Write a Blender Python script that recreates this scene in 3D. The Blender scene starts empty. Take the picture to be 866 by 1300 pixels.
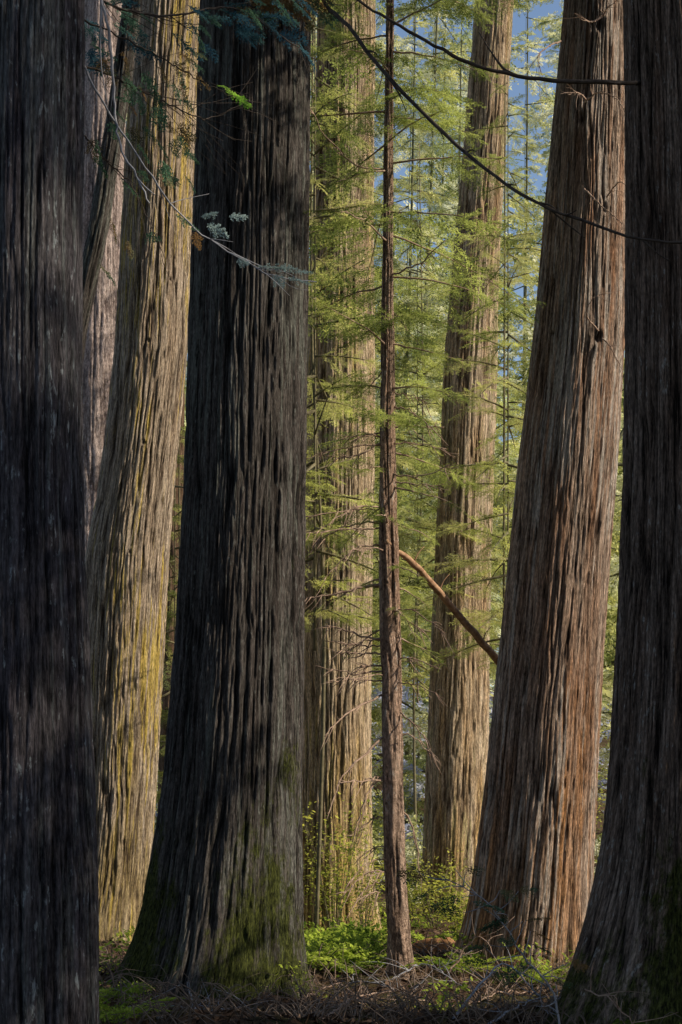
import bpy, math, random
import numpy as np
from mathutils import Vector, Matrix
R = math.radians
rng = np.random.default_rng(7)
random.seed(7)
scene = bpy.context.scene
col = scene.collection
CAMH = 1.6
def P(px, py, Y):
    return np.array([(px-433)/2000*Y, Y, CAMH+(1050-py)/2000*Y])

# ------------------------------------------------------------- noise
def vnoise(u, v, nu, seed):
    r = np.random.default_rng(seed)
    nv = int(np.ceil(v.max()-v.min()))+4
    g = r.uniform(-1, 1, (nu, nv))
    v = v-v.min()
    iu = np.floor(u).astype(int); iv = np.floor(v).astype(int)
    fu = u-iu; fv = v-iv
    fu = fu*fu*(3-2*fu); fv = fv*fv*(3-2*fv)
    a = g[iu % nu, iv]; b = g[(iu+1) % nu, iv]; c = g[iu % nu, iv+1]; d = g[(iu+1) % nu, iv+1]
    return (a*(1-fu)+b*fu)*(1-fv)+(c*(1-fu)+d*fu)*fv

def G(x, y):
    x = np.asarray(x, float); y = np.asarray(y, float)
    z = 0.05*np.sin(x*1.3+0.7*y)+0.04*np.sin(y*1.1-x*0.6+1)+0.03*np.sin(x*3.1+y*2.3)-.04
    z = z+np.clip(y-44, 0, 110)*0.14
    return z

# ------------------------------------------------------------- materials
def newmat(name):
    m = bpy.data.materials.new(name); m.use_nodes = True
    nt = m.node_tree; nt.nodes.clear()
    return m, nt, nt.nodes, nt.links
def math_node(nt, op, a, b=None, clamp=False):
    n = nt.nodes.new('ShaderNodeMath'); n.operation = op; n.use_clamp = clamp
    for i, v in enumerate((a, b)):
        if v is None: continue
        if isinstance(v, (int, float)): n.inputs[i].default_value = v
        else: nt.links.new(v, n.inputs[i])
    return n.outputs[0]
def mixc(nt, fac, a, b):
    n = nt.nodes.new('ShaderNodeMix'); n.data_type = 'RGBA'
    for s, v in ((0, fac), (6, a), (7, b)):
        if isinstance(v, (int, float)): n.inputs[s].default_value = v
        elif isinstance(v, tuple): n.inputs[s].default_value = (*v, 1)
        else: nt.links.new(v, n.inputs[s])
    return n.outputs[2]
def noise(nt, coord, sc, detail=5, rough=.6, dist=0):
    mp = nt.nodes.new('ShaderNodeMapping'); mp.inputs['Scale'].default_value = sc
    nt.links.new(coord, mp.inputs[0])
    n = nt.nodes.new('ShaderNodeTexNoise'); n.inputs['Scale'].default_value = 1
    n.inputs['Detail'].default_value = detail; n.inputs['Roughness'].default_value = rough
    n.inputs['Distortion'].default_value = dist
    nt.links.new(mp.outputs[0], n.inputs['Vector'])
    return n.outputs['Fac']
def maprange(nt, v, a, b, c=0, d=1):
    n = nt.nodes.new('ShaderNodeMapRange'); nt.links.new(v, n.inputs[0])
    for i, q in enumerate((a, b, c, d)): n.inputs[i+1].default_value = q
    return n.outputs[0]

def bark(name, ridge, furrow, tint, lichen=None, lamt=.0, moss=0., mossh=1.0, fibre=44, stretch=.05, bump=1., patch=(.4,.4,.4), pamt=0., crack=.85, painted_glow=None, glowh=4.):
    m, nt, N, L = newmat(name)
    at = N.new('ShaderNodeAttribute'); at.attribute_name = 'bark_coord'
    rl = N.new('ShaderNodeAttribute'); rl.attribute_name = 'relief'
    c = at.outputs['Vector']
    sx = N.new('ShaderNodeSeparateXYZ'); L.new(c, sx.inputs[0])
    n1 = noise(nt, c, (fibre, fibre, fibre*stretch), 8, .8)
    n2 = noise(nt, c, (5, 5, .5), 4, .6)
    n3 = noise(nt, c, (fibre*2.4, fibre*2.4, fibre*.35), 4, .75)
    n8 = noise(nt, c, (fibre*.5, fibre*.5, fibre*.022), 5, .65)
    ck = maprange(nt, math_node(nt, 'ABSOLUTE', math_node(nt, 'SUBTRACT', n8, .5)), 0, .04)
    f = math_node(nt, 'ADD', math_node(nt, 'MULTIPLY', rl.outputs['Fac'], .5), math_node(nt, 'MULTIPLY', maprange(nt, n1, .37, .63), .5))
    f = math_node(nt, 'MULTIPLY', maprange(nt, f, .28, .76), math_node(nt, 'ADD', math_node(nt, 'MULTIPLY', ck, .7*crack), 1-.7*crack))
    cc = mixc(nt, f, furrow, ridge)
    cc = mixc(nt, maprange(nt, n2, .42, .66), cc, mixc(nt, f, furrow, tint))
    if painted_glow:  # warm light on the lower trunk, mixed into the bark colour
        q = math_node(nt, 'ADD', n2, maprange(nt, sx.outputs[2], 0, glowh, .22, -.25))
        cc = mixc(nt, maprange(nt, q, .45, .7, 0, .8), cc, mixc(nt, f, furrow, painted_glow))
    if pamt:
        n6 = noise(nt, c, (34, 34, 10), 5, .65)
        cc = mixc(nt, maprange(nt, math_node(nt,'MULTIPLY',n6,math_node(nt,'ADD',math_node(nt,'MULTIPLY',rl.outputs['Fac'],.5),.7)), .64, .74, 0, pamt), cc, patch)
    if lichen:
        n4 = noise(nt, c, (24, 24, .8), 5, .65)
        n4b = noise(nt, c, (1.6, 1.6, .35), 2, .5)
        q = math_node(nt, 'ADD', n4, math_node(nt, 'MULTIPLY', math_node(nt, 'SUBTRACT', n4b, .5), .55))
        cc = mixc(nt, math_node(nt, 'MULTIPLY', maprange(nt, q, .54, .64, 0, lamt), maprange(nt, f, 0, .5)), cc, lichen)
    if moss:
        n5 = noise(nt, c, (9, 9, 3), 8, .8)
        n5b = noise(nt, c, (1.5, 1.5, .5), 2, .5)
        g = maprange(nt, sx.outputs[2], 0, mossh, .34, -.20)
        q = math_node(nt, 'ADD', math_node(nt, 'ADD', n5, g), math_node(nt, 'MULTIPLY', math_node(nt, 'SUBTRACT', n5b, .5), 1.1))
        cc = mixc(nt, maprange(nt, q, .62, .74, 0, moss), cc, mixc(nt, maprange(nt, n3, .38, .64), (.007, .010, .003), (.13, .145, .03)))
    vr = noise(nt, c, (90, 90, 20), 3, .6)
    hs = N.new('ShaderNodeHueSaturation'); L.new(cc, hs.inputs['Color'])
    L.new(maprange(nt, vr, .3, .7, .5, 1.5), hs.inputs['Value'])
    b = N.new('ShaderNodeBsdfPrincipled'); b.inputs['Roughness'].default_value = .95
    b.inputs['Specular IOR Level'].default_value = .12
    L.new(hs.outputs[0], b.inputs['Base Color'])
    bp = N.new('ShaderNodeBump'); bp.inputs['Strength'].default_value = bump; bp.inputs['Distance'].default_value = .055
    L.new(math_node(nt, 'ADD', math_node(nt, 'ADD', n1, math_node(nt, 'MULTIPLY', n3, .5)), math_node(nt, 'MULTIPLY', ck, .3)), bp.inputs['Height'])
    L.new(bp.outputs[0], b.inputs['Normal'])
    o = N.new('ShaderNodeOutputMaterial'); L.new(b.outputs[0], o.inputs[0])
    return m

def leafmat(name, dark, light, trans=.5, hue=(.0,.0,.0), hamt=0., hsc=.9):
    m, nt, N, L = newmat(name)
    t = N.new('ShaderNodeAttribute'); t.attribute_name = 'tint'
    g = N.new('ShaderNodeNewGeometry')
    n = noise(nt, g.outputs['Position'], (1.6, 1.6, 1.6), 3, .6)
    f = math_node(nt, 'ADD', math_node(nt, 'MULTIPLY', t.outputs['Fac'], .5), maprange(nt, n, .38, .62, -.35, .65))  # leaf tone variation, widened to paint sun patches into the foliage colour
    cc = mixc(nt, maprange(nt, f, 0, 1), dark, light)
    if hamt:
        n2 = noise(nt, g.outputs['Position'], (hsc, hsc, hsc), 2, .5)
        cc = mixc(nt, maprange(nt, n2, .5, .6, 0, hamt), cc, hue)
    d = N.new('ShaderNodeBsdfDiffuse'); L.new(cc, d.inputs[0])
    tr = N.new('ShaderNodeBsdfTranslucent'); L.new(mixc(nt, .2, cc, light), tr.inputs[0])
    mx = N.new('ShaderNodeMixShader'); mx.inputs[0].default_value = trans
    L.new(d.outputs[0], mx.inputs[1]); L.new(tr.outputs[0], mx.inputs[2])
    o = N.new('ShaderNodeOutputMaterial'); L.new(mx.outputs[0], o.inputs[0])
    return m
def plainmat(name, a, b, sc=20, rough=.9):
    m, nt, N, L = newmat(name)
    tc = N.new('ShaderNodeTexCoord')
    n = noise(nt, tc.outputs['Object'], (sc, sc, sc), 5, .65)
    cc = mixc(nt, maprange(nt, n, .3, .7), a, b)
    bs = N.new('ShaderNodeBsdfPrincipled'); bs.inputs['Roughness'].default_value = rough
    bs.inputs['Specular IOR Level'].default_value = .2
    L.new(cc, bs.inputs['Base Color'])
    bp = N.new('ShaderNodeBump'); bp.inputs['Strength'].default_value = .5; bp.inputs['Distance'].default_value = .01
    L.new(n, bp.inputs['Height']); L.new(bp.outputs[0], bs.inputs['Normal'])
    o = N.new('ShaderNodeOutputMaterial'); L.new(bs.outputs[0], o.inputs[0])
    return m

M = {}
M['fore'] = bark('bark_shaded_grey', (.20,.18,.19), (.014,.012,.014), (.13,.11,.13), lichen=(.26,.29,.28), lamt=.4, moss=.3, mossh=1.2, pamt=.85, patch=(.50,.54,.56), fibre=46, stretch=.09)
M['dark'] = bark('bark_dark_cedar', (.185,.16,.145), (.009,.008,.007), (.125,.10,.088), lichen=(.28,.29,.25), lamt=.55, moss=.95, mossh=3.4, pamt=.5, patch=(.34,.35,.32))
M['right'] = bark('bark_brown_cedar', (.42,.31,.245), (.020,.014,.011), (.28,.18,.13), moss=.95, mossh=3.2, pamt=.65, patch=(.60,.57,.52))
M['tan'] = bark('bark_tan_cedar', (.76,.61,.47), (.07,.045,.03), (.60,.44,.31), lichen=(.70,.50,.07), lamt=.75, painted_glow=(.58,.43,.20), glowh=6)
M['gold'] = bark('bark_gold_cedar', (.82,.64,.44), (.09,.055,.03), (.72,.51,.30), lichen=(.70,.54,.14), lamt=.6, moss=.4, mossh=2, painted_glow=(.84,.56,.16), glowh=4.5)
M['lean'] = bark('bark_red_cedar', (.68,.50,.385), (.045,.024,.016), (.54,.29,.17), lichen=(.70,.63,.56), lamt=.75, moss=.35, mossh=.8, crack=.85, painted_glow=(.76,.38,.16), glowh=4.5)
M['far'] = bark('bark_far_cedar', (.82,.64,.45), (.12,.075,.045), (.72,.48,.27), lichen=(.40,.42,.16), lamt=.4, painted_glow=(.84,.55,.23), glowh=5)
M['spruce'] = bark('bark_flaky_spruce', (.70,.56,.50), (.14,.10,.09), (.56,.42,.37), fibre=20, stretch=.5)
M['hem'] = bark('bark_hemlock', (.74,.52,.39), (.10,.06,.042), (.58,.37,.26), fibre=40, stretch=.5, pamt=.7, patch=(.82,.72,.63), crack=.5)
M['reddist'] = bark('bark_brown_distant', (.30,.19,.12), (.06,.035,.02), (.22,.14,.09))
M['twig'] = plainmat('twig_brown', (.03,.022,.018), (.11,.085,.07), 12)
M['twiggrey'] = plainmat('twig_grey', (.20,.20,.23), (.46,.45,.47), 12)
M['twigred'] = plainmat('twig_red_brown', (.18,.11,.08), (.52,.37,.28), 12)
M['twiglitter'] = plainmat('twig_litter_brown', (.04,.026,.02), (.32,.24,.19), 2.5)
M['twigpale'] = plainmat('twig_pale_olive', (.10,.09,.05), (.24,.20,.12), 12)
M['farbark'] = plainmat('bark_far_olive', (.07,.075,.04), (.16,.15,.09), 3)
M['hemleaf'] = leafmat('hemlock_leaf', (.04,.075,.018), (.62,.68,.18), .6)
M['underleaf'] = leafmat('young_hemlock_leaf', (.035,.065,.016), (.78,.80,.22), .6, (.90,.82,.36), .5, .7)
M['farleaf'] = leafmat('distant_leaf', (.09,.15,.07), (.86,.90,.42), .6, (.93,.93,.78), .9, .5)  # near-white patches paint sun highlights into the distant leaf colour
M['farleafy'] = leafmat('distant_yellow_leaf', (.15,.19,.05), (.94,.90,.38), .6, (.93,.91,.68), .85, .45)  # yellow-green leaf, its palest patches painted in as sunlit highlights
M['haze'] = leafmat('distant_haze_leaf', (.26,.30,.46), (.72,.74,.93), .5, (.88,.84,.50), .5)  # blue distance haze baked into the leaf colour
M['cedarleaf'] = leafmat('cedar_leaf_dark', (.025,.06,.035), (.12,.22,.13), .4, (.30,.16,.06), .85, 1.8)
M['blueleaf'] = leafmat('cedar_leaf_bluish', (.015,.05,.07), (.07,.16,.20), .4, (.10,.18,.09), .8, 1.8)
M['paleleaf'] = leafmat('cedar_leaf_pale', (.20,.28,.28), (.45,.55,.52), .4)
M['greenleaf'] = leafmat('cedar_leaf_green', (.20,.42,.05), (.60,.85,.15), .6)
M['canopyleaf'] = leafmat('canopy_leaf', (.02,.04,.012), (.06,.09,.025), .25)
M['fern'] = leafmat('fern_leaf', (.08,.15,.02), (.60,.70,.11), .55)
M['shrub'] = leafmat('shrub_leaf', (.14,.19,.03), (.78,.75,.15), .6)
M['litter'] = leafmat('litter', (.02,.012,.009), (.26,.17,.11), .0)

# ------------------------------------------------------------- mesh helpers
def mesh_obj(name, V, F, mat, parent=None, smooth=False, attrs=None):
    me = bpy.data.meshes.new(name)
    V = np.asarray(V, np.float32).reshape(-1, 3); F = np.asarray(F, np.int32).reshape(-1, 4)
    me.vertices.add(len(V)); me.vertices.foreach_set('co', V.ravel())
    me.loops.add(F.size); me.loops.foreach_set('vertex_index', F.ravel())
    me.polygons.add(len(F)); me.polygons.foreach_set('loop_start', np.arange(0, F.size, 4, dtype=np.int32))
    if smooth: me.polygons.foreach_set('use_smooth', np.ones(len(F), bool))
    for k, a in (attrs or {}).items():
        a = np.asarray(a, np.float32)
        if a.ndim == 2:
            t = me.attributes.new(k, 'FLOAT_VECTOR', 'POINT'); t.data.foreach_set('vector', a.ravel())
        else:
            t = me.attributes.new(k, 'FLOAT', 'POINT'); t.data.foreach_set('value', a)
    me.update(calc_edges=True)
    me.materials.append(mat)
    o = bpy.data.objects.new(name, me); col.objects.link(o)
    if parent: o.parent = parent
    return o
def leaves_obj(name, Q, mat, parent=None):
    Q = np.asarray(Q); n = len(Q)
    F = np.arange(4*n).reshape(n, 4)
    return mesh_obj(name, Q.reshape(-1, 3), F, mat, parent, attrs={'tint': np.repeat(rng.random(n), 4)})
def smooth_path(pts, n):
    pts = np.asarray(pts, float)
    if len(pts) < 3:
        t = np.linspace(0, 1, n)[:, None]; return pts[0]*(1-t)+pts[-1]*t
    p = np.vstack([2*pts[0]-pts[1], pts, 2*pts[-1]-pts[-2]])
    out = []
    for t in np.linspace(0, len(pts)-1-1e-6, n):
        i = int(t); f = t-i
        a, b, c, d = p[i:i+4]
        out.append(.5*((2*b)+(-a+c)*f+(2*a-5*b+4*c-d)*f*f+(-a+3*b-3*c+d)*f**3))
    return np.array(out)
class MB:
    def __init__(s): s.V = []; s.F = []; s.n = 0
    def tube(s, pts, r0, r1, n=10, sides=6, jit=0., power=1.):
        C = smooth_path(pts, n)
        if jit: C[1:-1] += rng.normal(0, jit, (n-2, 3))
        T = np.gradient(C, axis=0); T /= np.linalg.norm(T, axis=1)[:, None]+1e-9
        up = np.array([0, 0, 1.]) if abs(T[0][2]) < .9 else np.array([1., 0, 0])
        A = np.cross(T, up); A /= np.linalg.norm(A, axis=1)[:, None]+1e-9
        B = np.cross(T, A)
        rr = r0+(r1-r0)*np.linspace(0, 1, n)**power
        rr = rr*(1+rng.normal(0, .06, n))
        th = np.arange(sides)/sides*2*np.pi
        V = C[:, None]+rr[:, None, None]*(np.cos(th)[None, :, None]*A[:, None]+np.sin(th)[None, :, None]*B[:, None])
        s.V.append(V.reshape(-1, 3))
        i = np.arange(n-1)[:, None]*sides; j = np.arange(sides)[None]
        f = np.stack([i+j, i+(j+1) % sides, i+sides+(j+1) % sides, i+sides+j], -1).reshape(-1, 4)+s.n
        s.F.append(f); s.n += n*sides
        s.V.append(np.array([C[0], C[-1]]))
        base = s.n-n*sides; last = s.n-sides
        caps = []
        for k in range(0, sides-1, 2):
            caps.append([s.n, base+(k+2) % sides, base+k+1, base+k])
            caps.append([s.n+1, last+k, last+k+1, last+(k+2) % sides])
        s.F.append(np.array(caps)); s.n += 2
        return C
    def build(s, name, mat, parent=None):
        return mesh_obj(name, np.vstack(s.V), np.vstack(s.F), mat, parent, smooth=True)

def tag(o, label=None, cat=None, group=None, kind=None):
    if label: o['label'] = label
    if cat: o['category'] = cat
    if group: o['group'] = group
    if kind: o['kind'] = kind
    return o
def empty(name, loc=(0, 0, 0)):
    o = bpy.data.objects.new(name, None); o.location = loc; o.empty_display_size = .2; col.objects.link(o); return o

# ------------------------------------------------------------- fronds
def frond(nside, leafl, leafw, spacing, twig=.38, seed=0, skip=.12):
    r = np.random.default_rng(seed); Q = []
    def leaf(p, ang, l):
        if r.random() < skip: return
        d = np.array([math.cos(ang), math.sin(ang), r.normal(0, .3)])
        s = np.array([-math.sin(ang), math.cos(ang), r.normal(0, .5)])*leafw*.5*r.uniform(.7, 1.2)
        Q.append([p, p+d*l*.5+s, p+d*l, p+d*l*.5-s])
    for k in range(nside):
        s = .06+.92*k/nside
        for sg in (-1, 1):
            tl = twig*((1-s)**.8)*min(1, .45+s*3)*r.uniform(.5, 1.25)+.03
            a0 = sg*R(r.uniform(36, 66)); dz = r.normal(-.05, .2)
            p0 = np.array([s+r.uniform(-.02, .02), 0, 0])
            for t in np.arange(spacing*.4, tl, spacing):
                p = p0+np.array([math.cos(a0)*t, math.sin(a0)*t, dz*t-.3*t*t+r.normal(0, .006)])
                for sg2 in (-1, 1):
                    leaf(p, a0+sg2*R(r.uniform(30, 65)), leafl*r.uniform(.6, 1.15))
            leaf(p0+np.array([math.cos(a0)*tl, math.sin(a0)*tl, dz*tl-.3*tl*tl]), a0, leafl)
    for s in np.arange(.1, 1, spacing):
        for sg in (-1, 1): leaf(np.array([s, 0, 0]), sg*R(45), leafl)
    Q = np.array(Q)
    Q[..., 2] -= .12*Q[..., 0]**2
    return Q
FINE = [frond(11, .050, .017, .029, seed=i) for i in range(5)]
COARSE = [frond(7, .10, .046, .062, seed=10+i) for i in range(4)]
NEAR = [frond(8, .10, .050, .060, seed=20+i, twig=.45) for i in range(4)]
def rotm(az, pitch, roll):
    return np.array(Matrix.Rotation(az, 3, 'Z') @ Matrix.Rotation(-pitch, 3, 'Y') @ Matrix.Rotation(roll, 3, 'X'))
def place(Q, o, az, pitch=0, roll=0, sc=1):
    return (Q*sc) @ rotm(az, pitch, roll).T+np.asarray(o)
def hem_branch(L, az, pitch, o, protos, nsub=7, droop=.16, bare=.15, dens=1.):
    r = rng
    out = []; e = np.array([math.cos(az), math.sin(az), 0]); z = np.array([0, 0, 1.]); sd = np.array([-math.sin(az), math.cos(az), 0])*r.normal(0, .15)
    def pt(s): return np.asarray(o)+e*(L*s*math.cos(pitch))+z*(L*s*math.sin(pitch)-droop*L*s*s)+sd*L*s*s
    for k in range(nsub):
        s = bare+(1-bare)*(k+r.uniform(0, .6))/nsub
        for sg in (-1, 1):
            if r.random() > dens: continue
            sc = L*(.50*(1-s)**.7+.10)*r.uniform(.5, 1.25)
            out.append(place(protos[r.integers(len(protos))], pt(s), az+sg*R(r.uniform(35, 65)), math.atan(math.tan(pitch)-2*droop*s)*.6+r.normal(-.05, .22), r.normal(0, .5), sc))
    out.append(place(protos[r.integers(len(protos))], pt(.85), az, math.atan(math.tan(pitch)-1.8*droop), r.normal(0, .3), L*.3))
    return out, [pt(0), pt(.35), pt(.7), pt(1.0)]
def conifer_crown(z0, z1, rad, n, protos, nsub=6, pitch=.05, dens=1., lowfrac=.7, xy=lambda z: (0, 0), var=(.35, 1.15), pj=.16):
    leaves = []; mb = MB()
    mb.tube([(*xy(z), z) for z in np.linspace(z0-.3, z1, 6)], .02, .006, n=16, sides=4)
    for i in range(n):
        f = min(.99, max(0, (i+rng.uniform(-1, 2))/n)); z = z0+(z1-z0)*f
        prof = (1-f)**.75*min(1, lowfrac+f*4)
        L = rad*prof*rng.uniform(*var)+.25
        az = i*2.399+rng.uniform(-.6, .6)
        x, y = xy(z)
        q, c = hem_branch(L, az, pitch+rng.normal(0, pj)-.15*(1-f), (x, y, z), protos, nsub, rng.uniform(.05, .28), dens=dens)
        leaves += q; mb.tube(c, .008+.010*L, .003, n=6, sides=4)
    return np.concatenate(leaves), mb

# ------------------------------------------------------------- trunks
def trunk(name, rows, Y, ztop, mat, parent, seed, relief=.026, w=.06, flute=.035, res=.010, rowres=.024, taper=.55, basedrop=.25, knots=()):
    rows = sorted(rows, key=lambda r: -r[0])
    zz = np.array([P(0, r[0], Y)[2] for r in rows])
    cx = np.array([((r[1]+r[2])/2-433)/2000*Y for r in rows]); rr = np.array([(r[2]-r[1])/2/2000*Y for r in rows])
    slope = (cx[-1]-cx[-3])/(zz[-1]-zz[-3])
    zt = zz[-1]
    if ztop > zt+.5:
        zz = np.append(zz, ztop); cx = np.append(cx, cx[-1]+slope*(ztop-zt)*.6); rr = np.append(rr, rr[-1]*taper)
    gz = float(G(cx[0], Y))-basedrop
    if gz < zz[0]:
        zz = np.insert(zz, 0, gz); cx = np.insert(cx, 0, cx[0]); rr = np.insert(rr, 0, rr[0]*1.12)
    zl = np.arange(zz[0], min(zt+.6, ztop), rowres)
    if ztop > zt+.6: zl = np.append(zl, np.arange(zt+.6, ztop, .5))
    def sm(a):
        v = np.interp(zl, zz, a); k = max(3, int(.5/rowres)) | 1
        vp = np.pad(v, k//2, mode='edge'); return np.convolve(vp, np.ones(k)/k, 'valid')
    CX = sm(cx); RR = sm(rr)
    Rm = float(np.median(rr)); C = 2*np.pi*Rm
    na = int(np.clip(C/res, 40, 640))
    th = np.arange(na)/na*2*np.pi
    TH, Z = np.meshgrid(th, zl)
    U = TH/(2*np.pi)
    h0 = Z-zl[0]
    def nz(wc, ln, sd, warp=0):
        nu = max(5, int(round(C/wc))); return vnoise((U*nu+warp) % nu, Z/ln, nu, sd)
    kd = np.zeros_like(Z); kb = np.zeros_like(Z); kw = np.zeros_like(Z)
    for (kx, ky, ks) in knots:
        kz = CAMH+(1050-ky)/2000*(Y-Rm); xx = (kx-433)/2000*(Y-Rm)
        c0 = np.interp(kz, zl, CX); r0 = np.interp(kz, zl, RR)
        t0 = np.pi-math.asin(max(-.97, min(.97, (xx-c0)/r0)))
        du = Rm*(TH-t0); dz = (Z-kz)
        d2 = (du**2+(dz*.7)**2)/ks**2
        kb += ks*.45*np.exp(-d2*.9)-ks*.5*np.exp(-d2*7); kd += np.exp(-d2*6)
        kw += np.sign(du)*np.exp(-d2*.5)*ks*4
    wp = nz(.5, 2.2, seed+1)*.35+nz(.2, .6, seed+9)*.14+kw
    def furrow(wc, ln, sd, k=.22):
        return 1-np.exp(-(nz(wc, ln, sd, wp*.12/wc*.6)/k)**2)
    A = furrow(w, 1.5, seed+2, .18); B = furrow(w*.5, .7, seed+3, .20); D = nz(w*.25, .16, seed+4, wp*.1/w)
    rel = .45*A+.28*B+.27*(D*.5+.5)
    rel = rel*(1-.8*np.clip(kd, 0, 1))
    big = nz(.45, 4.5, seed+5)*flute*Rm+nz(.9, 5, seed+6)*flute*Rm
    nl = max(5, int(round(C/.55)))
    lob = vnoise(U*nl, np.zeros_like(U)+h0*.15, nl, seed+7)
    fl = np.exp(-h0/.7)
    RAD = RR[:, None]*(1+.20*fl*lob)+big+relief*(rel-.6)*1.9+kb
    V = np.stack([CX[:, None]+RAD*np.sin(TH), Y+RAD*np.cos(TH), Z], -1)
    n, m = V.shape[:2]
    i = np.arange(n-1)[:, None]*m; j = np.arange(m)[None]
    F = np.stack([i+j, i+m+j, i+m+(j+1) % m, i+(j+1) % m], -1).reshape(-1, 4)
    bc = np.stack([Rm*np.sin(TH)+seed*1.7, Rm*np.cos(TH), h0], -1).reshape(-1, 3)
    V = V.reshape(-1, 3)-np.array([CX[0], Y, 0])
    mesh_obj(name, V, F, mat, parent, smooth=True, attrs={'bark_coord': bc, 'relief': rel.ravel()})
    return lambda z: (float(np.interp(z, zl, CX)), Y, float(np.interp(z, zl, RR)))
roots = {}
def big(name, key, label, rows, Y, ztop, mat, seed, **kw):
    root = empty(name, (0, 0, 0)); tag(root, label, 'tree')
    cf = trunk('trunk', rows, Y, ztop, mat, root, seed, **kw)
    x0 = cf(-9)[0]
    root.location = (x0, Y, 0)
    roots[key] = (root, cf, np.array([x0, Y, 0]))
    return root, cf

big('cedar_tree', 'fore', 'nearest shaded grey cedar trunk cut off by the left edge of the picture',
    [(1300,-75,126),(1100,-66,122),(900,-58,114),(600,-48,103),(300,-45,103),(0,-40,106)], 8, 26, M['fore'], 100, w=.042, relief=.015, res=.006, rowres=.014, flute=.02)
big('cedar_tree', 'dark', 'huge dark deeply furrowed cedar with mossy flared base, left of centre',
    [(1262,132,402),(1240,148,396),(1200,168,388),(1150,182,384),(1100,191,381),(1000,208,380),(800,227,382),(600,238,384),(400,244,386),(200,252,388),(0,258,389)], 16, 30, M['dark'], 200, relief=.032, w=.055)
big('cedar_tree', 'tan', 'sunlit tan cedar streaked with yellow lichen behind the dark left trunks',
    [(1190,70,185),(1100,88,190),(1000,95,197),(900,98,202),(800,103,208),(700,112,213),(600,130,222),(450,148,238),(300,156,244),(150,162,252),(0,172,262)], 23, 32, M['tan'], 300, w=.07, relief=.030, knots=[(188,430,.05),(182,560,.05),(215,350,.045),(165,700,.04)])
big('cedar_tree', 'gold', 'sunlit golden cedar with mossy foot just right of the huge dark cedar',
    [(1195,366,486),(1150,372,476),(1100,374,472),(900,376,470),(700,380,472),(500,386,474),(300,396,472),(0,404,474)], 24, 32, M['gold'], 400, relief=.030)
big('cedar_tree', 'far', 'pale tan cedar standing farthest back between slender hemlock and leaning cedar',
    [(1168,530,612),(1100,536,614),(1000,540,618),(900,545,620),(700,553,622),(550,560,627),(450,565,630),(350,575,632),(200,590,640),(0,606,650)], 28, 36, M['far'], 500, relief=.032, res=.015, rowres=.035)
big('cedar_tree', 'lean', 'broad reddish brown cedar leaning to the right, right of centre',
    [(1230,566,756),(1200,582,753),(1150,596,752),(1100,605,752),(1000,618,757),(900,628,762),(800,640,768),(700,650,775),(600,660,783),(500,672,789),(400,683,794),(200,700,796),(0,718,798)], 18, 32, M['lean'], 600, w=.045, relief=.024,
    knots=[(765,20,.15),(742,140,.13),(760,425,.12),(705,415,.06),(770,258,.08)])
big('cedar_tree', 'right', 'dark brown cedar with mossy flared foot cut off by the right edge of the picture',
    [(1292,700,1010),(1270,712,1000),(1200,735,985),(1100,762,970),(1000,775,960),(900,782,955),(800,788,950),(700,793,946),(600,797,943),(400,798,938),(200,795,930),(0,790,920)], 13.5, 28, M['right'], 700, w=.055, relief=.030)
big('spruce_tree', 'spruce', 'pinkish grey flaky barked spruce trunk beyond the tan cedar at left',
    [(1150,78,165),(800,84,158),(500,92,156),(300,98,158),(0,108,160)], 29, 30, M['spruce'], 800, w=.10, flute=.02, res=.02, rowres=.04)
big('cedar_tree', 'reddist', 'narrow brown distant trunk seen in the gap left of the huge dark cedar',
    [(1120,200,232),(800,204,230),(500,210,234),(0,216,236)], 38, 30, M['reddist'], 900, res=.03, rowres=.06)
big('snag_tree', 'snag', 'thin dark dead trunk slanting across the upper left behind the nearest trunk',
    [(1205,-20,12),(800,34,64),(430,86,108),(300,112,136),(130,140,164),(0,158,180)], 20.5, 13, M['dark'], 950, w=.06, flute=.03)
big('hemlock_tree', 'hem', 'slender red brown hemlock with thin dead lower branches in the middle of the picture',
    [(1232,492,527),(1200,494,521),(1100,489,515),(900,485,510),(700,483,504),(600,483,501),(400,486,499),(200,489,498),(0,492,499)], 17, 13, M['hem'], 1000, w=.05, relief=.022, flute=.10, res=.008, rowres=.015, taper=.5,
    knots=[(492,y,.02) for y in (120,260,330,455,590,740,815,880,930,1020)])

def crown_on(key, z0, z1, rad, n):  # unseen crowns above the frame, made dense to shade the foreground
    root, cf, off = roots[key]
    q, mb = conifer_crown(z0, z1, rad, n, COARSE, 7, xy=lambda z: (cf(z)[0], cf(z)[1]), lowfrac=.9, dens=.9, var=(.6, 1.1), pj=.08)
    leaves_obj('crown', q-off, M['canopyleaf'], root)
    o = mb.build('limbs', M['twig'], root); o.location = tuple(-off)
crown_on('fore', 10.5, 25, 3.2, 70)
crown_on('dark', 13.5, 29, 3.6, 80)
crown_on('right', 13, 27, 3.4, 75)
crown_on('lean', 17, 31, 2.2, 40)

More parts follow.
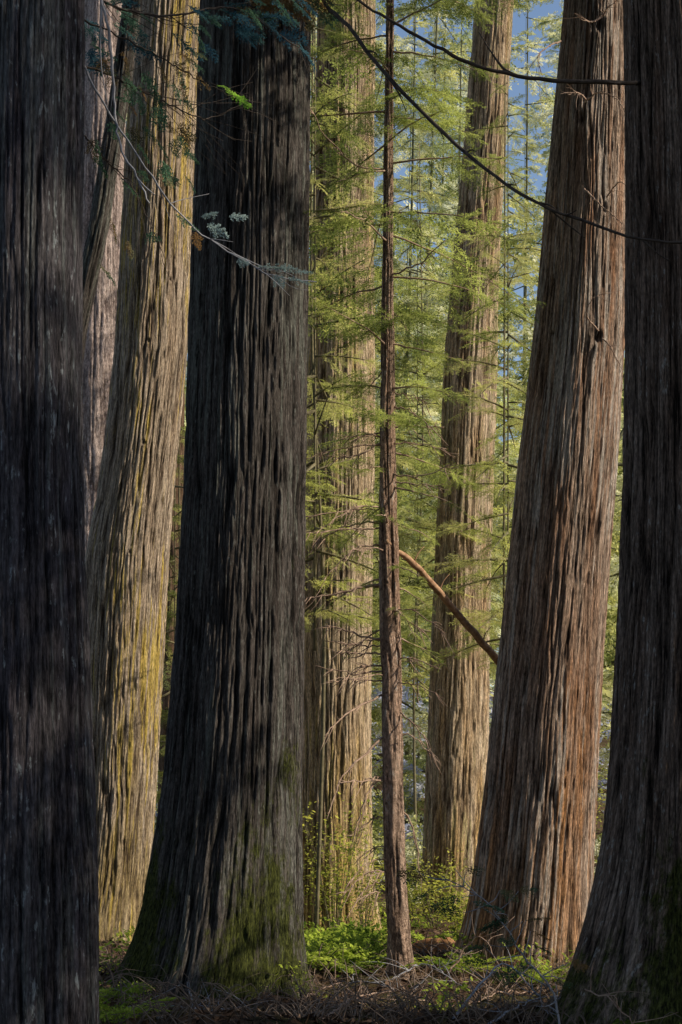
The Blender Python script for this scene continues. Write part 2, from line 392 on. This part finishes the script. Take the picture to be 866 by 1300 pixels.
# ------------------------------------------------------------- slender hemlock branches
root, cf, off = roots['hem']
def px_to_z(py, Y): return CAMH+(1050-py)/2000*Y
for i in range(54):
    f = i/54
    py = 800-f*940+rng.uniform(-12, 12)
    z = px_to_z(py, 17)
    x, y, rr = cf(z)
    az = i*2.399+rng.uniform(-.5, .5)
    L = (.5+.85*min(1, f*1.8))*rng.uniform(.6, 1.3)
    q, c = hem_branch(L, az, rng.uniform(-.3, .25), (x, y, z), FINE, 8, rng.uniform(.05, .30), bare=.2, dens=.8 if f > .2 else .4)
    mb = MB(); mb.tube(c, .012, .002, n=10, sides=5, jit=.006)
    b = mb.build('branch', M['twigred'], root); b.location = tuple(-off)
    leaves_obj('foliage', np.concatenate(q), M['hemleaf'], b)
dead = [
    (486, 738, [(450,748),(410,757),(385,760)], .020), (487, 815, [(455,805),(420,795),(395,800)], .014),
    (487, 880, [(455,898),(430,915),(412,935)], .015), (488, 930, [(455,965),(432,990),(415,1040)], .014),
    (500, 760, [(520,790),(540,800)], .010), (503, 840, [(525,835),(560,850)], .010),
    (486, 660, [(440,668),(400,690)], .012), (499, 600, [(530,605),(570,590)], .011),
    (508, 1020, [(522,1045),(532,1090),(528,1130)], .013), (505, 900, [(530,925),(552,960)], .010),
    (488, 850, [(450,855),(400,845)], .013), (487, 980, [(465,1010),(450,1060)], .011), (499,350,[(530,335),(565,305)],.012),
    (486, 560, [(445,580),(400,575)], .013), (484, 215, [(450,210),(415,175),(392,135)], .011)]
for k in range(44):
    y0 = rng.uniform(480, 1140); sg = -1 if rng.random() < .68 else 1; ln = rng.uniform(40, 110)*(1.1-.5*(y0-560)/560); dr = rng.uniform(-.1, .6)
    dead.append((487 if sg < 0 else 502, y0, [(495+sg*ln*.5, y0+ln*.15*dr), (495+sg*ln, y0+ln*dr)], rng.uniform(.008, .013)))
for (x0p, y0p, pts, r) in dead[:46]:
    d = rng.uniform(-1.0, 0)
    C = [P(x0p+(4 if x0p < 495 else -4), y0p, 17)]+[P(a, b, 17+d*(k+1)/3) for k, (a, b) in enumerate(pts)]
    mb = MB(); c = mb.tube(C, r, .004, n=14, sides=5, jit=.008)
    for k in range(7):
        p = c[rng.integers(4, 13)]; dv = (c[-1]-c[0]); dv /= np.linalg.norm(dv)
        e = p+dv*rng.uniform(.05, .2)+np.array([0, rng.uniform(-.15, .15), rng.uniform(-.22, .06)])
        mb.tube([p, (p+e)/2+rng.normal(0, .01, 3), e], .006, .0022, n=5, sides=4)
    o = mb.build('dead_branch', M['twigred'], root); o.location = tuple(-off)

# leaning broken limb
mb = MB()
c = mb.tube([P(490,687,16.9), P(530,722,17.3), P(580,778,18), P(634,842,18.7), P(700,930,19.8)], .030, .050, n=24, sides=8, jit=.008)
for k in (5, 9, 15): mb.tube([c[k], c[k]+np.array([.05, 0, .12]), c[k]+np.array([.12, .03, .2])], .009, .003, n=5, sides=4)
tag(mb.build('broken_limb', plainmat('limb_brown', (.20,.10,.055), (.60,.37,.22), 16)), 'broken brown limb slanting down from the slender hemlock behind the leaning cedar', 'branch')

# ------------------------------------------------------------- long thin branches across the top
def limb(key, pts, r0, r1, mat, fronds=(), twigs=6, fmat='cedarleaf', protos=NEAR, name='branch', tw=(.08, .35)):
    root, cf, off = roots[key]
    C = [P(*p) for p in pts]
    mb = MB(); c = mb.tube(C, r0, r1, n=40, sides=6, jit=.004)
    for k in range(twigs):
        i = rng.integers(6, 38); p = c[i]; dv = c[i+1]-c[i-1]; dv /= np.linalg.norm(dv)
        s = rng.uniform(*tw)
        e = p+dv*s+np.array([rng.normal(0, .25*s), rng.normal(0, .3*s), rng.normal(-.02, .4*s)])
        mb.tube([p, (p+e)/2+rng.normal(0, .015, 3), e], r1*1.1, r1*.35, n=6, sides=4)
    o = mb.build(name, M[mat], root); o.location = tuple(-off)
    if fronds:
        Q = []
        for (px, py, Y, az, pitch, sc) in fronds:
            Q.append(place(protos[rng.integers(len(protos))], P(px, py, Y), az, pitch, rng.normal(.6, .5), sc))
        leaves_obj('foliage', np.concatenate(Q), M[fmat], o)
    return o
limb('right', [(812,105,13.3),(793,105,13.0),(700,102,12.9),(620,88,12.9),(560,62,12.9),(500,28,13),(455,0,13.1),(400,-50,13.2)], .018, .010, 'twig', twigs=5)
limb('dark', [(380,-90,15.6),(410,0,14.6),(440,30,14.2),(490,95,13.8),(560,165,13.4),(610,210,13.1),(660,245,12.8),(720,273,12.6),(800,300,12.4),(866,309,12.3),(930,312,12.2)], .020, .009, 'twig', twigs=14)
limb('fore', [(90,-60,8),(125,-10,8),(140,60,8.1),(146,140,8.2),(152,185,8.2),(172,220,8.2),(190,258,8.2)], .009, .004, 'twiggrey', twigs=6)
fr = [(262,285,8.5,.3,-.3,.13),(275,270,8.5,2.4,.1,.10),(290,275,8.5,0,.1,.10),(325,338,8.5,0.,.05,.13),(345,340,8.5,.2,.1,.14),(365,352,8.5,-.1,-.2,.13),(300,330,8.5,-.5,-.4,.08),(345,350,8.5,-.6,-.7,.10),(255,275,8.5,-.4,.2,.10),(375,345,8.5,.3,.2,.10)]
limb('fore', [(95,60,8.1),(130,130,8.2),(170,190,8.3),(215,255,8.4),(260,300,8.5),(320,335,8.5),(345,350,8.5),(402,358,8.5)], .006, .0025, 'twiggrey', fr, twigs=10, fmat='paleleaf')
limb('fore', [(95,20,8.1),(180,60,8.3),(250,100,8.5),(320,135,8.6)], .005, .002, 'twig', [(285,112,8.5,.2,-.4,.12),(300,122,8.5,-.2,-.6,.10),(295,118,8.5,.7,-.1,.08),(275,108,8.5,-.5,-.3,.08)], twigs=6, fmat='greenleaf')
fr = []
for k in range(44):
    px = rng.uniform(105, 400); py = rng.uniform(-25, 35)+rng.uniform(0, 25)+(0 if px > 260 else rng.uniform(0, 20))
    fr.append((px, py, 8.6+rng.uniform(-.4, .5), rng.uniform(-.6, .6), rng.uniform(-.9, .0), rng.uniform(.10, .20)))
limb('fore', [(80,-30,8.2),(150,10,8.4),(220,20,8.6),(300,12,8.8),(400,75,9)], .008, .003, 'twig', fr, twigs=18, fmat='blueleaf')
fr = []
for k in range(52):
    px = rng.uniform(106, 250); py = rng.uniform(60, 340 if k % 3 == 0 else 210)
    fr.append((px, py, 8.6+rng.uniform(-.3, .5), rng.uniform(-.8, .8), rng.uniform(-1.3, -.3), rng.uniform(.09, .17)))
limb('fore', [(90,80,8.3),(140,95,8.5),(190,120,8.7),(260,150,8.9),(310,130,9)], .007, .002, 'twig', fr, twigs=26, tw=(.2, .6))
limb('fore', [(90,150,8.3),(130,200,8.5),(170,240,8.6),(210,330,8.7)], .005, .002, 'twig', (), twigs=14, tw=(.15, .4))
fr = [(rng.uniform(290,400), rng.uniform(-25,14), 14.6+rng.uniform(-.3,.3), rng.uniform(-.8,.8), rng.uniform(-.9,0), rng.uniform(.22,.38)) for _ in range(18)]
limb('dark', [(330,-80,15.5),(350,-40,14.8),(390,-10,14.5),(440,-5,14.3)], .02, .006, 'twig', fr, twigs=6)

# twisted dead twigs on the leaning cedar
for pts in ([(712,52,17.5),(695,60,17.3),(683,72,17.2),(688,95,17.2)], [(765,20,17.3),(772,10,16.9),(785,0,16.8)], [(742,130,17.3),(760,118,17),(785,128,16.8),(800,160,16.7)],
            [(742,240,17.3),(765,262,17),(790,285,16.9),(782,302,16.8)], [(745,128,17.4),(735,118,17.1),(722,120,17)], [(765,430,17.3),(775,440,17.0),(790,470,16.9)],
            [(765,20,17.3),(750,28,17),(735,20,16.9)], [(760,420,17.3),(745,400,17),(752,380,16.9),(770,372,16.9)], [(770,250,17.3),(785,232,17),(798,236,16.9)]):
    limb('lean', pts, .010, .003, 'twigred', twigs=8, name='dead_twig')

# ------------------------------------------------------------- young hemlocks (understorey)
def copy_tree(o, parent=None):
    c = o.copy(); col.objects.link(c); c.parent = parent
    for ch in o.children: copy_tree(ch, c)
    return c
def small_conifer(name, H, rad, n, protos, lm, z0, tr, nsub=6, dens=.85, tm='twigpale', **kw):
    root = empty(name)
    mb = MB(); mb.tube([(0, 0, -.3), (.12, 0, H*.3), (-.05, .1, H*.6), (0, .05, H)], tr, .01, n=14, sides=10); mb.build('trunk', M[tm], root)
    q, lb = conifer_crown(z0, H, rad, n, protos, nsub, dens=dens, **kw)
    lb.build('limbs', M[tm], root); leaves_obj('crown', q, M[lm], root)
    return root
U0 = small_conifer('young_hemlock', 14, 1.5, 75, FINE, 'underleaf', 4.2, .03, 7, dens=.78, pj=.3, lowfrac=.45)
U1 = small_conifer('young_hemlock', 16, 1.9, 85, FINE, 'underleaf', 4.6, .035, 7, dens=.8, pj=.3, lowfrac=.45)
place_u = [ (U0, 400, 20.5, 0, 'young hemlock whose sprays cross the sunlit golden cedar'),
  (U1, 600, 30.5, 1, 'young hemlock rising directly behind the pale farthest cedar'),
  (U0, 645, 25.5, 2, 'young hemlock between the pale tan cedar and the leaning cedar'),
  (U1, 455, 28, 3, 'young hemlock rising behind the golden cedar'),
  (U1, 530, 33, 4, 'young hemlock far behind the slender hemlock'),
  (U0, 222, 30, 5, 'young hemlock in the narrow gap left of the huge dark cedar')]
seen = set()
for (pr, px, Y, rz, lab) in place_u:
    o = pr if id(pr) not in seen else copy_tree(pr); seen.add(id(pr))
    x = (px-433)/2000*Y
    o.location = (x, Y, float(G(x, Y))-(2.0 if px == 222 else 0)); o.rotation_euler.z = rz; tag(o, lab, 'tree', 'young hemlocks among the cedars')

# ------------------------------------------------------------- distant trees
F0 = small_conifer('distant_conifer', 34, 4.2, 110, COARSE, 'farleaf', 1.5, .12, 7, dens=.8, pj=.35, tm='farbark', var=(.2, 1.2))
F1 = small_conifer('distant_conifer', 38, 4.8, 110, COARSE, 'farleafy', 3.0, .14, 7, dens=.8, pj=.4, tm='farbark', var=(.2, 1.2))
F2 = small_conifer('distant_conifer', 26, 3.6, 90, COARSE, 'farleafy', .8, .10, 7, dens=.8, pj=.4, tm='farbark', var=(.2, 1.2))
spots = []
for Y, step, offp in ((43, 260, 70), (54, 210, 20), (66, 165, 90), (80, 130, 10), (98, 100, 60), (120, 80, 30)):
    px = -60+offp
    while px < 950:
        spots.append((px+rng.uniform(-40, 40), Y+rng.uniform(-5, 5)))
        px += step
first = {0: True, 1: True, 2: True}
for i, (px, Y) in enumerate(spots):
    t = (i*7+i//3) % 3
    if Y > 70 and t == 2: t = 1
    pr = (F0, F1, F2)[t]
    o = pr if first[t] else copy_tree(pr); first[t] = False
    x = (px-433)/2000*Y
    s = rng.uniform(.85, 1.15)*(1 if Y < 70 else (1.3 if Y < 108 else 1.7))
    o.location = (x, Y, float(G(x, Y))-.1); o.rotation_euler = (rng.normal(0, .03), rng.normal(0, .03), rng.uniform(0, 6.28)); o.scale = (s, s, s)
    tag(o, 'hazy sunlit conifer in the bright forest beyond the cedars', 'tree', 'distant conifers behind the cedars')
# unseen conifers added to keep sun and skylight off the foreground trunks
S0 = small_conifer('added_shade_conifer', 27, 4.2, 70, COARSE, 'canopyleaf', 1.5, .3, 6, dens=.95, tm='twig', var=(.7, 1.1), pj=.1)
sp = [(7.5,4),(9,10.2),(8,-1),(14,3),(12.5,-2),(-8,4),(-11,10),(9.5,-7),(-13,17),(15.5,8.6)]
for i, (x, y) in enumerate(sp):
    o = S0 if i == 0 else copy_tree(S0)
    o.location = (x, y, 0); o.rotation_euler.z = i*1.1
    tag(o, 'unseen dense conifer added beside or behind the viewpoint to shade the foreground', 'tree', 'added shade conifers around the viewpoint')

# ------------------------------------------------------------- ground
def gm():
    m, nt, N, L = newmat('forest_floor')
    g = N.new('ShaderNodeNewGeometry'); c = g.outputs['Position']
    a = noise(nt, c, (14, 14, 14), 8, .75); b = noise(nt, c, (1.3, 1.3, 1.3), 4, .6); f = noise(nt, c, (60, 60, 60), 4, .7)
    cc = mixc(nt, maprange(nt, a, .3, .7), (.02, .013, .009), (.18, .11, .07))
    cc = mixc(nt, maprange(nt, b, .5, .62, 0, .6), cc, mixc(nt, f, (.02, .03, .008), (.12, .13, .03)))
    bs = N.new('ShaderNodeBsdfPrincipled'); bs.inputs['Roughness'].default_value = 1; bs.inputs['Specular IOR Level'].default_value = .1
    L.new(cc, bs.inputs['Base Color'])
    bp = N.new('ShaderNodeBump'); bp.inputs['Distance'].default_value = .05
    L.new(math_node(nt, 'ADD', a, math_node(nt, 'MULTIPLY', f, .4)), bp.inputs['Height']); L.new(bp.outputs[0], bs.inputs['Normal'])
    o = N.new('ShaderNodeOutputMaterial'); L.new(bs.outputs[0], o.inputs[0]); return m
xs = np.concatenate([np.linspace(-300, -12, 20), np.linspace(-10, 10, 200), np.linspace(12, 300, 20)])
ys = np.concatenate([np.linspace(-100, 4, 14), np.linspace(5, 32, 260), np.linspace(34, 150, 50), np.linspace(170, 600, 8)])
X, Yg = np.meshgrid(xs, ys)
Zg = G(X, Yg)
near = ((abs(X) < 10) & (Yg > 5) & (Yg < 32))
Zg = Zg+near*rng.normal(0, .03, Zg.shape)
n, m = X.shape
i = np.arange(n-1)[:, None]*m; j = np.arange(m-1)[None]
Fg = np.stack([i+j, i+j+1, i+m+j+1, i+m+j], -1).reshape(-1, 4)
tag(mesh_obj('ground', np.stack([X, Yg, Zg], -1), Fg, gm(), smooth=True), kind='structure')

# litter
N_ = 32000
x = rng.uniform(-5.5, 5.5, N_); y = 10+rng.random(N_)**1.2*20
z = G(x, y)+rng.uniform(.0, .07, N_)
a = rng.uniform(0, 6.28, N_); l = rng.uniform(.02, .07, N_); wd = rng.uniform(.003, .018, N_); ti = rng.normal(0, .5, N_)
d = np.stack([np.cos(a)*l, np.sin(a)*l, ti*l], -1); s = np.stack([-np.sin(a)*wd, np.cos(a)*wd, rng.normal(0, .5, N_)*wd], -1)
p = np.stack([x, y, z], -1)
tag(leaves_obj('leaf_litter', np.stack([p-d, p+s, p+d, p-s], 1), M['litter']), 'brown needles and dead leaf litter covering the forest floor', 'leaf litter', kind='stuff')
mb = MB()
for k in range(1500):
    y = 12.4+rng.random()**1.3*7; x = rng.uniform(-3.3, 3.3); zz = float(G(x, y)); a = rng.uniform(0, 6.28); l = rng.uniform(.1, .6)
    p0 = np.array([x, y, zz+.01]); p2 = p0+np.array([math.cos(a)*l, math.sin(a)*l*.6, rng.uniform(0, .32)]); p1 = (p0+p2)/2+np.array([0, 0, rng.uniform(.01, .16)])
    mb.tube([p0, p1, p2], rng.uniform(.003, .009), .0015, n=6, sides=4)
tag(mb.build('twig_litter', M['twiglitter']), 'tangle of fine dead twigs strewn over the forest floor', 'twigs', kind='stuff')
# low plants
N_ = 20000
cxs = rng.uniform(-5, 5, 130); cys = rng.uniform(13.5, 27, 130)
cxs[:60] = rng.uniform(-.42, .42, 60); cys[:60] = rng.uniform(17.2, 21.5, 60)
k = rng.integers(0, 130, N_)
x = cxs[k]+rng.normal(0, .13, N_); y = cys[k]+rng.normal(0, .16, N_); hgt = rng.uniform(.1, .45, 130)[k]; z = G(x, y)+rng.random(N_)**1.5*hgt+.01
a = rng.uniform(0, 6.28, N_); l = rng.uniform(.012, .04, N_)
d = np.stack([np.cos(a)*l, np.sin(a)*l, rng.normal(0, .5, N_)*l], -1); s = np.stack([-np.sin(a)*l*.5, np.cos(a)*l*.5, rng.normal(0, .4, N_)*l], -1)
p = np.stack([x, y, z], -1)
tag(leaves_obj('ground_cover', np.stack([p-d, p+s, p+d, p-s], 1), M['fern']), 'low green ground cover plants in patches on the forest floor', 'ground cover', kind='stuff')
def brush(name, lab, mat, n, y0, y1, h1, s0, s1, x0=-40, x1=900):
    Q = []
    for i in range(n):
        Y = rng.uniform(y0, y1); px = rng.uniform(x0, x1); xx = (px-433)/2000*Y
        Q.append(place(COARSE[i % 4], (xx, Y, float(G(xx, Y))+rng.uniform(.1, h1)), rng.uniform(0, 6.28), rng.uniform(-.2, .9), rng.normal(0, .6), rng.uniform(s0, s1)))
    tag(leaves_obj(name, np.concatenate(Q), mat), lab, 'undergrowth', kind='stuff')
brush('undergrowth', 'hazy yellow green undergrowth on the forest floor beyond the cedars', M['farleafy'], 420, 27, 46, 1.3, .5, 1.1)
brush('hillside_brush', 'brush with blue haze painted into its leaf colour on the slope far behind the cedars', M['haze'], 1100, 40, 110, 5, 1.0, 2.2)

# ferns
def fern_mesh(n=9, L=.55):
    Q = []
    for k in range(n):
        az = k*6.283/n+rng.uniform(-.3, .3); q = NEAR[k % 4].copy()
        q[..., 2] -= .5*q[..., 0]**2
        q[..., 1] *= .6
        Q.append(place(q, (0, 0, .02), az, rng.uniform(.6, 1.0), 0, L*rng.uniform(.7, 1.1)))
    return np.concatenate(Q)
fe = [leaves_obj('fern', fern_mesh(), M['fern']), leaves_obj('fern', fern_mesh(7, .45), M['fern'])]
fl = [(402,1222,18.0,'bright fern against the foot of the huge dark cedar'),(432,1216,18.6,'bright fern clump in front of the golden cedar'),(465,1226,17.8,'bright fern touching the slender hemlock from the left'),
 (478,1205,20.5,'small fern in front of golden cedar foot, right side'),(415,1200,21,'fern at the left foot of the golden cedar'),(132,1285,14.2,'shaded fern at the left between nearest trunk and huge dark cedar'),
 (152,1300,13.2,'shaded fern in the bottom left corner by the nearest trunk'),(590,1232,17,'small fern at left foot of the leaning cedar'),(548,1205,21,'fern before the pale farthest cedar'),(858,1262,12.2,'small fern before the right edge cedar'),(690,1228,16.2,'small fern in front of the leaning cedar, right side'),
 (447,1238,17.0,'nearest bright fern left of the slender hemlock foot'),(392,1205,19.6,'fern half hidden behind the right toe of the huge dark cedar'),(450,1208,20,'fern in the middle of the bright patch before the golden cedar')]
for i, (px, py, Y, lab) in enumerate(fl):
    o = fe[i % 2] if i < 2 else fe[i % 2].copy()
    if i >= 2: col.objects.link(o)
    xx = (px-433)/2000*Y
    o.location = (xx, Y, float(G(xx, Y))); o.rotation_euler.z = i*1.3; s = .9+.5*((i*37) % 10)/10; o.scale = (s, s, s)
    tag(o, lab, 'fern', 'ferns at the feet of the trees')
# shrubs
def shrub(label, px, Y, H, n, seed, spread=.6):
    r = np.random.default_rng(seed)
    xx = (px-433)/2000*Y; root = empty('shrub', (xx, Y, float(G(xx, Y)))); tag(root, label, 'shrub')
    mb = MB(); P_ = []
    for k in range(n):
        a = r.uniform(0, 6.28); e = np.array([math.cos(a)*spread*r.uniform(.3, 1), math.sin(a)*spread*r.uniform(.3, 1), H*r.uniform(.4, 1)])
        c = mb.tube([(0, 0, -.05), e*.5+np.array([0, 0, .15*H]), e], .007, .002, n=12, sides=4)
        for p in c[3:]:
            for _ in range(14): P_.append(p+r.normal(0, .12, 3))
    P_ = np.array(P_); nn = len(P_); a = r.uniform(0, 6.28, nn); l = r.uniform(.012, .035, nn)
    d = np.stack([np.cos(a)*l, np.sin(a)*l, r.normal(-.2, .3, nn)*l], -1); s = np.stack([-np.sin(a)*l*.6, np.cos(a)*l*.6, r.normal(0, .3, nn)*l], -1)
    mb.build('stem', M['twigpale'], root); leaves_obj('foliage', np.stack([P_-d, P_+s, P_+d, P_-s], 1), M['shrub'], root)
shrub('yellow green shrub in front of the golden cedar trunk', 425, 21, 2.1, 12, 1)
shrub('yellow green shrub between golden cedar and slender hemlock', 462, 22.5, 1.5, 10, 2)
shrub('yellow green shrub in front of the pale farthest cedar', 552, 24.5, 1.3, 12, 3, .8)
shrub('low yellow shrub beside the left foot of the leaning cedar', 585, 21.5, 1.0, 10, 4)
shrub('yellow leafed shrub in the gap right of the leaning cedar', 770, 26, 3.4, 9, 5)
shrub('low shrub hiding the right foot of the pale farthest cedar', 528, 26, 1.0, 10, 6)

# rotten log and dead sticks
mb = MB(); mb.tube([P(520,1212,20), P(560,1204,19.6)+np.array([0,0,.02]), P(612,1215,19.2)], .13, .10, n=26, sides=14, jit=.012)
tag(mb.build('rotten_log', plainmat('rotten_wood', (.22,.08,.03), (.60,.32,.14), 9)), 'orange brown rotten log lying behind the foot of the leaning cedar', 'log')
st = [((575,1290,13.3),(640,1225,14.5),(700,1262,13.6)),((420,1275,14.5),(500,1258,15.4),(570,1270,14.8)),((490,1240,16.4),(540,1225,16.6),(590,1245,16)),((560,1225,16.6),(610,1190,16.6),(650,1240,15.6)),
      ((150,1285,14),(230,1282,14),(300,1292,13.6)),((410,1295,13.4),(450,1270,14.2),(520,1290,13.6)),((620,1300,12.8),(680,1270,13.2),(730,1288,13)),((700,1240,15),(760,1262,12.4),(830,1258,12)),
      ((440,1232,16.5),(470,1246,16.3),(530,1262,15.5)),((590,1265,14.8),(630,1262,15),(690,1240,15.8)),((200,1298,13.2),(270,1278,14),(350,1296,13.3)),((380,1262,15),(430,1250,15.6),(470,1262,15))]
wh = ['arched pale dead stick at the bottom before the leaning cedar','dead stick across the bottom centre before the slender hemlock','dead stick at the right foot of the slender hemlock','arched dead twig propped before the left foot of the leaning cedar',
      'dead stick on dark needles under the huge dark cedar','dead stick lying at the bottom edge below the bright ferns','dead stick at the bottom edge left of the right edge cedar','thin dead stick against the foot of the right edge cedar',
      'dead stick running from the ferns past the slender hemlock foot','dead stick lying in front of the leaning cedar','curved stick at the bottom edge under the huge dark cedar','dead stick by the right toe of the huge dark cedar']
for i, (pts, lab) in enumerate(zip(st, wh)):
    C = []
    for kk, (a, b, Y) in enumerate(pts):
        q = P(a, b, Y); q[2] = max(q[2], float(G(q[0], q[1]))+.02) if kk == 1 else float(G(q[0], q[1]))+.015; C.append(q)
    mb = MB(); c = mb.tube(C, rng.uniform(.010, .016), .003, n=22, sides=6, jit=.010)
    for k in range(11):
        p = c[rng.integers(3, 20)]; e = p+np.array([rng.normal(0, .22), rng.normal(0, .12), rng.uniform(.02, .26)])
        mb.tube([p, (p+e)/2+rng.normal(0, .02, 3), e], .005, .0015, n=6, sides=4)
    tag(mb.build('dead_stick', M['twiggrey'] if i % 2 == 0 else M['twigred']), lab, 'stick', 'dead sticks on the forest floor')
# dead bough at lower right
root = empty('dead_bough', tuple(P(712,1300,12.4)*np.array([1,1,0]))); tag(root, 'thin dark dead bough with drooping twigs arching up before the leaning cedar', 'branch')
off = np.array(root.location)
mb = MB(); c = mb.tube([np.array([P(712,1300,12.4)[0],12.4,-.02]), P(700,1255,12.4), P(665,1215,12.3), P(640,1175,12.2), P(612,1140,12.1), P(560,1112,12)], .010, .003, n=30, sides=6, jit=.004)
Q = []
for k in range(4, 30, 2):
    p = c[k]
    for sg in (-1, 1):
        e = p+np.array([rng.uniform(-.28, .22), rng.uniform(-.1, .1), sg*rng.uniform(.02, .16)+.04])
        mb.tube([p, (p+e)/2+rng.normal(0, .012, 3), e], .005, .002, n=6, sides=4)
        if rng.random() < .8: Q.append(place(NEAR[k % 4], e, rng.uniform(-.6, .6)+(math.pi if sg < 0 else 0), rng.uniform(-.4, .3), rng.normal(.7, .4), rng.uniform(.14, .26)))
o = mb.build('stem', M['twiggrey'], root); o.location = tuple(-off)
o = leaves_obj('foliage', np.concatenate(Q), M['cedarleaf'], root); o.location = tuple(-off)

# ------------------------------------------------------------- light, world, camera
EL = 37
to_sun = Vector((.95, -.21, 0)).normalized()*math.cos(R(EL)); to_sun.z = math.sin(R(EL))
sd = bpy.data.lights.new('sun', 'SUN'); sd.energy = 5; sd.angle = R(.5); sd.color = (1, .90, .72)
so = bpy.data.objects.new('sun', sd); so.rotation_euler = to_sun.to_track_quat('Z', 'Y').to_euler(); col.objects.link(so)
w = bpy.data.worlds.new('World'); scene.world = w; w.use_nodes = True
nt = w.node_tree; nt.nodes.clear()
sk = nt.nodes.new('ShaderNodeTexSky'); sk.sky_type = 'NISHITA'; sk.sun_disc = False
sk.sun_elevation = R(EL); sk.sun_rotation = math.atan2(to_sun.x, to_sun.y)
bg = nt.nodes.new('ShaderNodeBackground'); bg.inputs[1].default_value = .15
ou = nt.nodes.new('ShaderNodeOutputWorld')
nt.links.new(sk.outputs[0], bg.inputs[0]); nt.links.new(bg.outputs[0], ou.inputs[0])
cd = bpy.data.cameras.new('camera'); cd.sensor_fit = 'VERTICAL'; cd.sensor_height = 36; cd.sensor_width = 24
cd.lens = 2000/1300*36; cd.shift_y = 400/1300; cd.clip_end = 2000
co = bpy.data.objects.new('camera', cd); co.location = (0, 0, CAMH); co.rotation_euler = (R(90), 0, 0); col.objects.link(co)
scene.camera = co
scene.view_settings.view_transform = 'Standard'; scene.view_settings.look = 'None'; scene.view_settings.exposure = 0
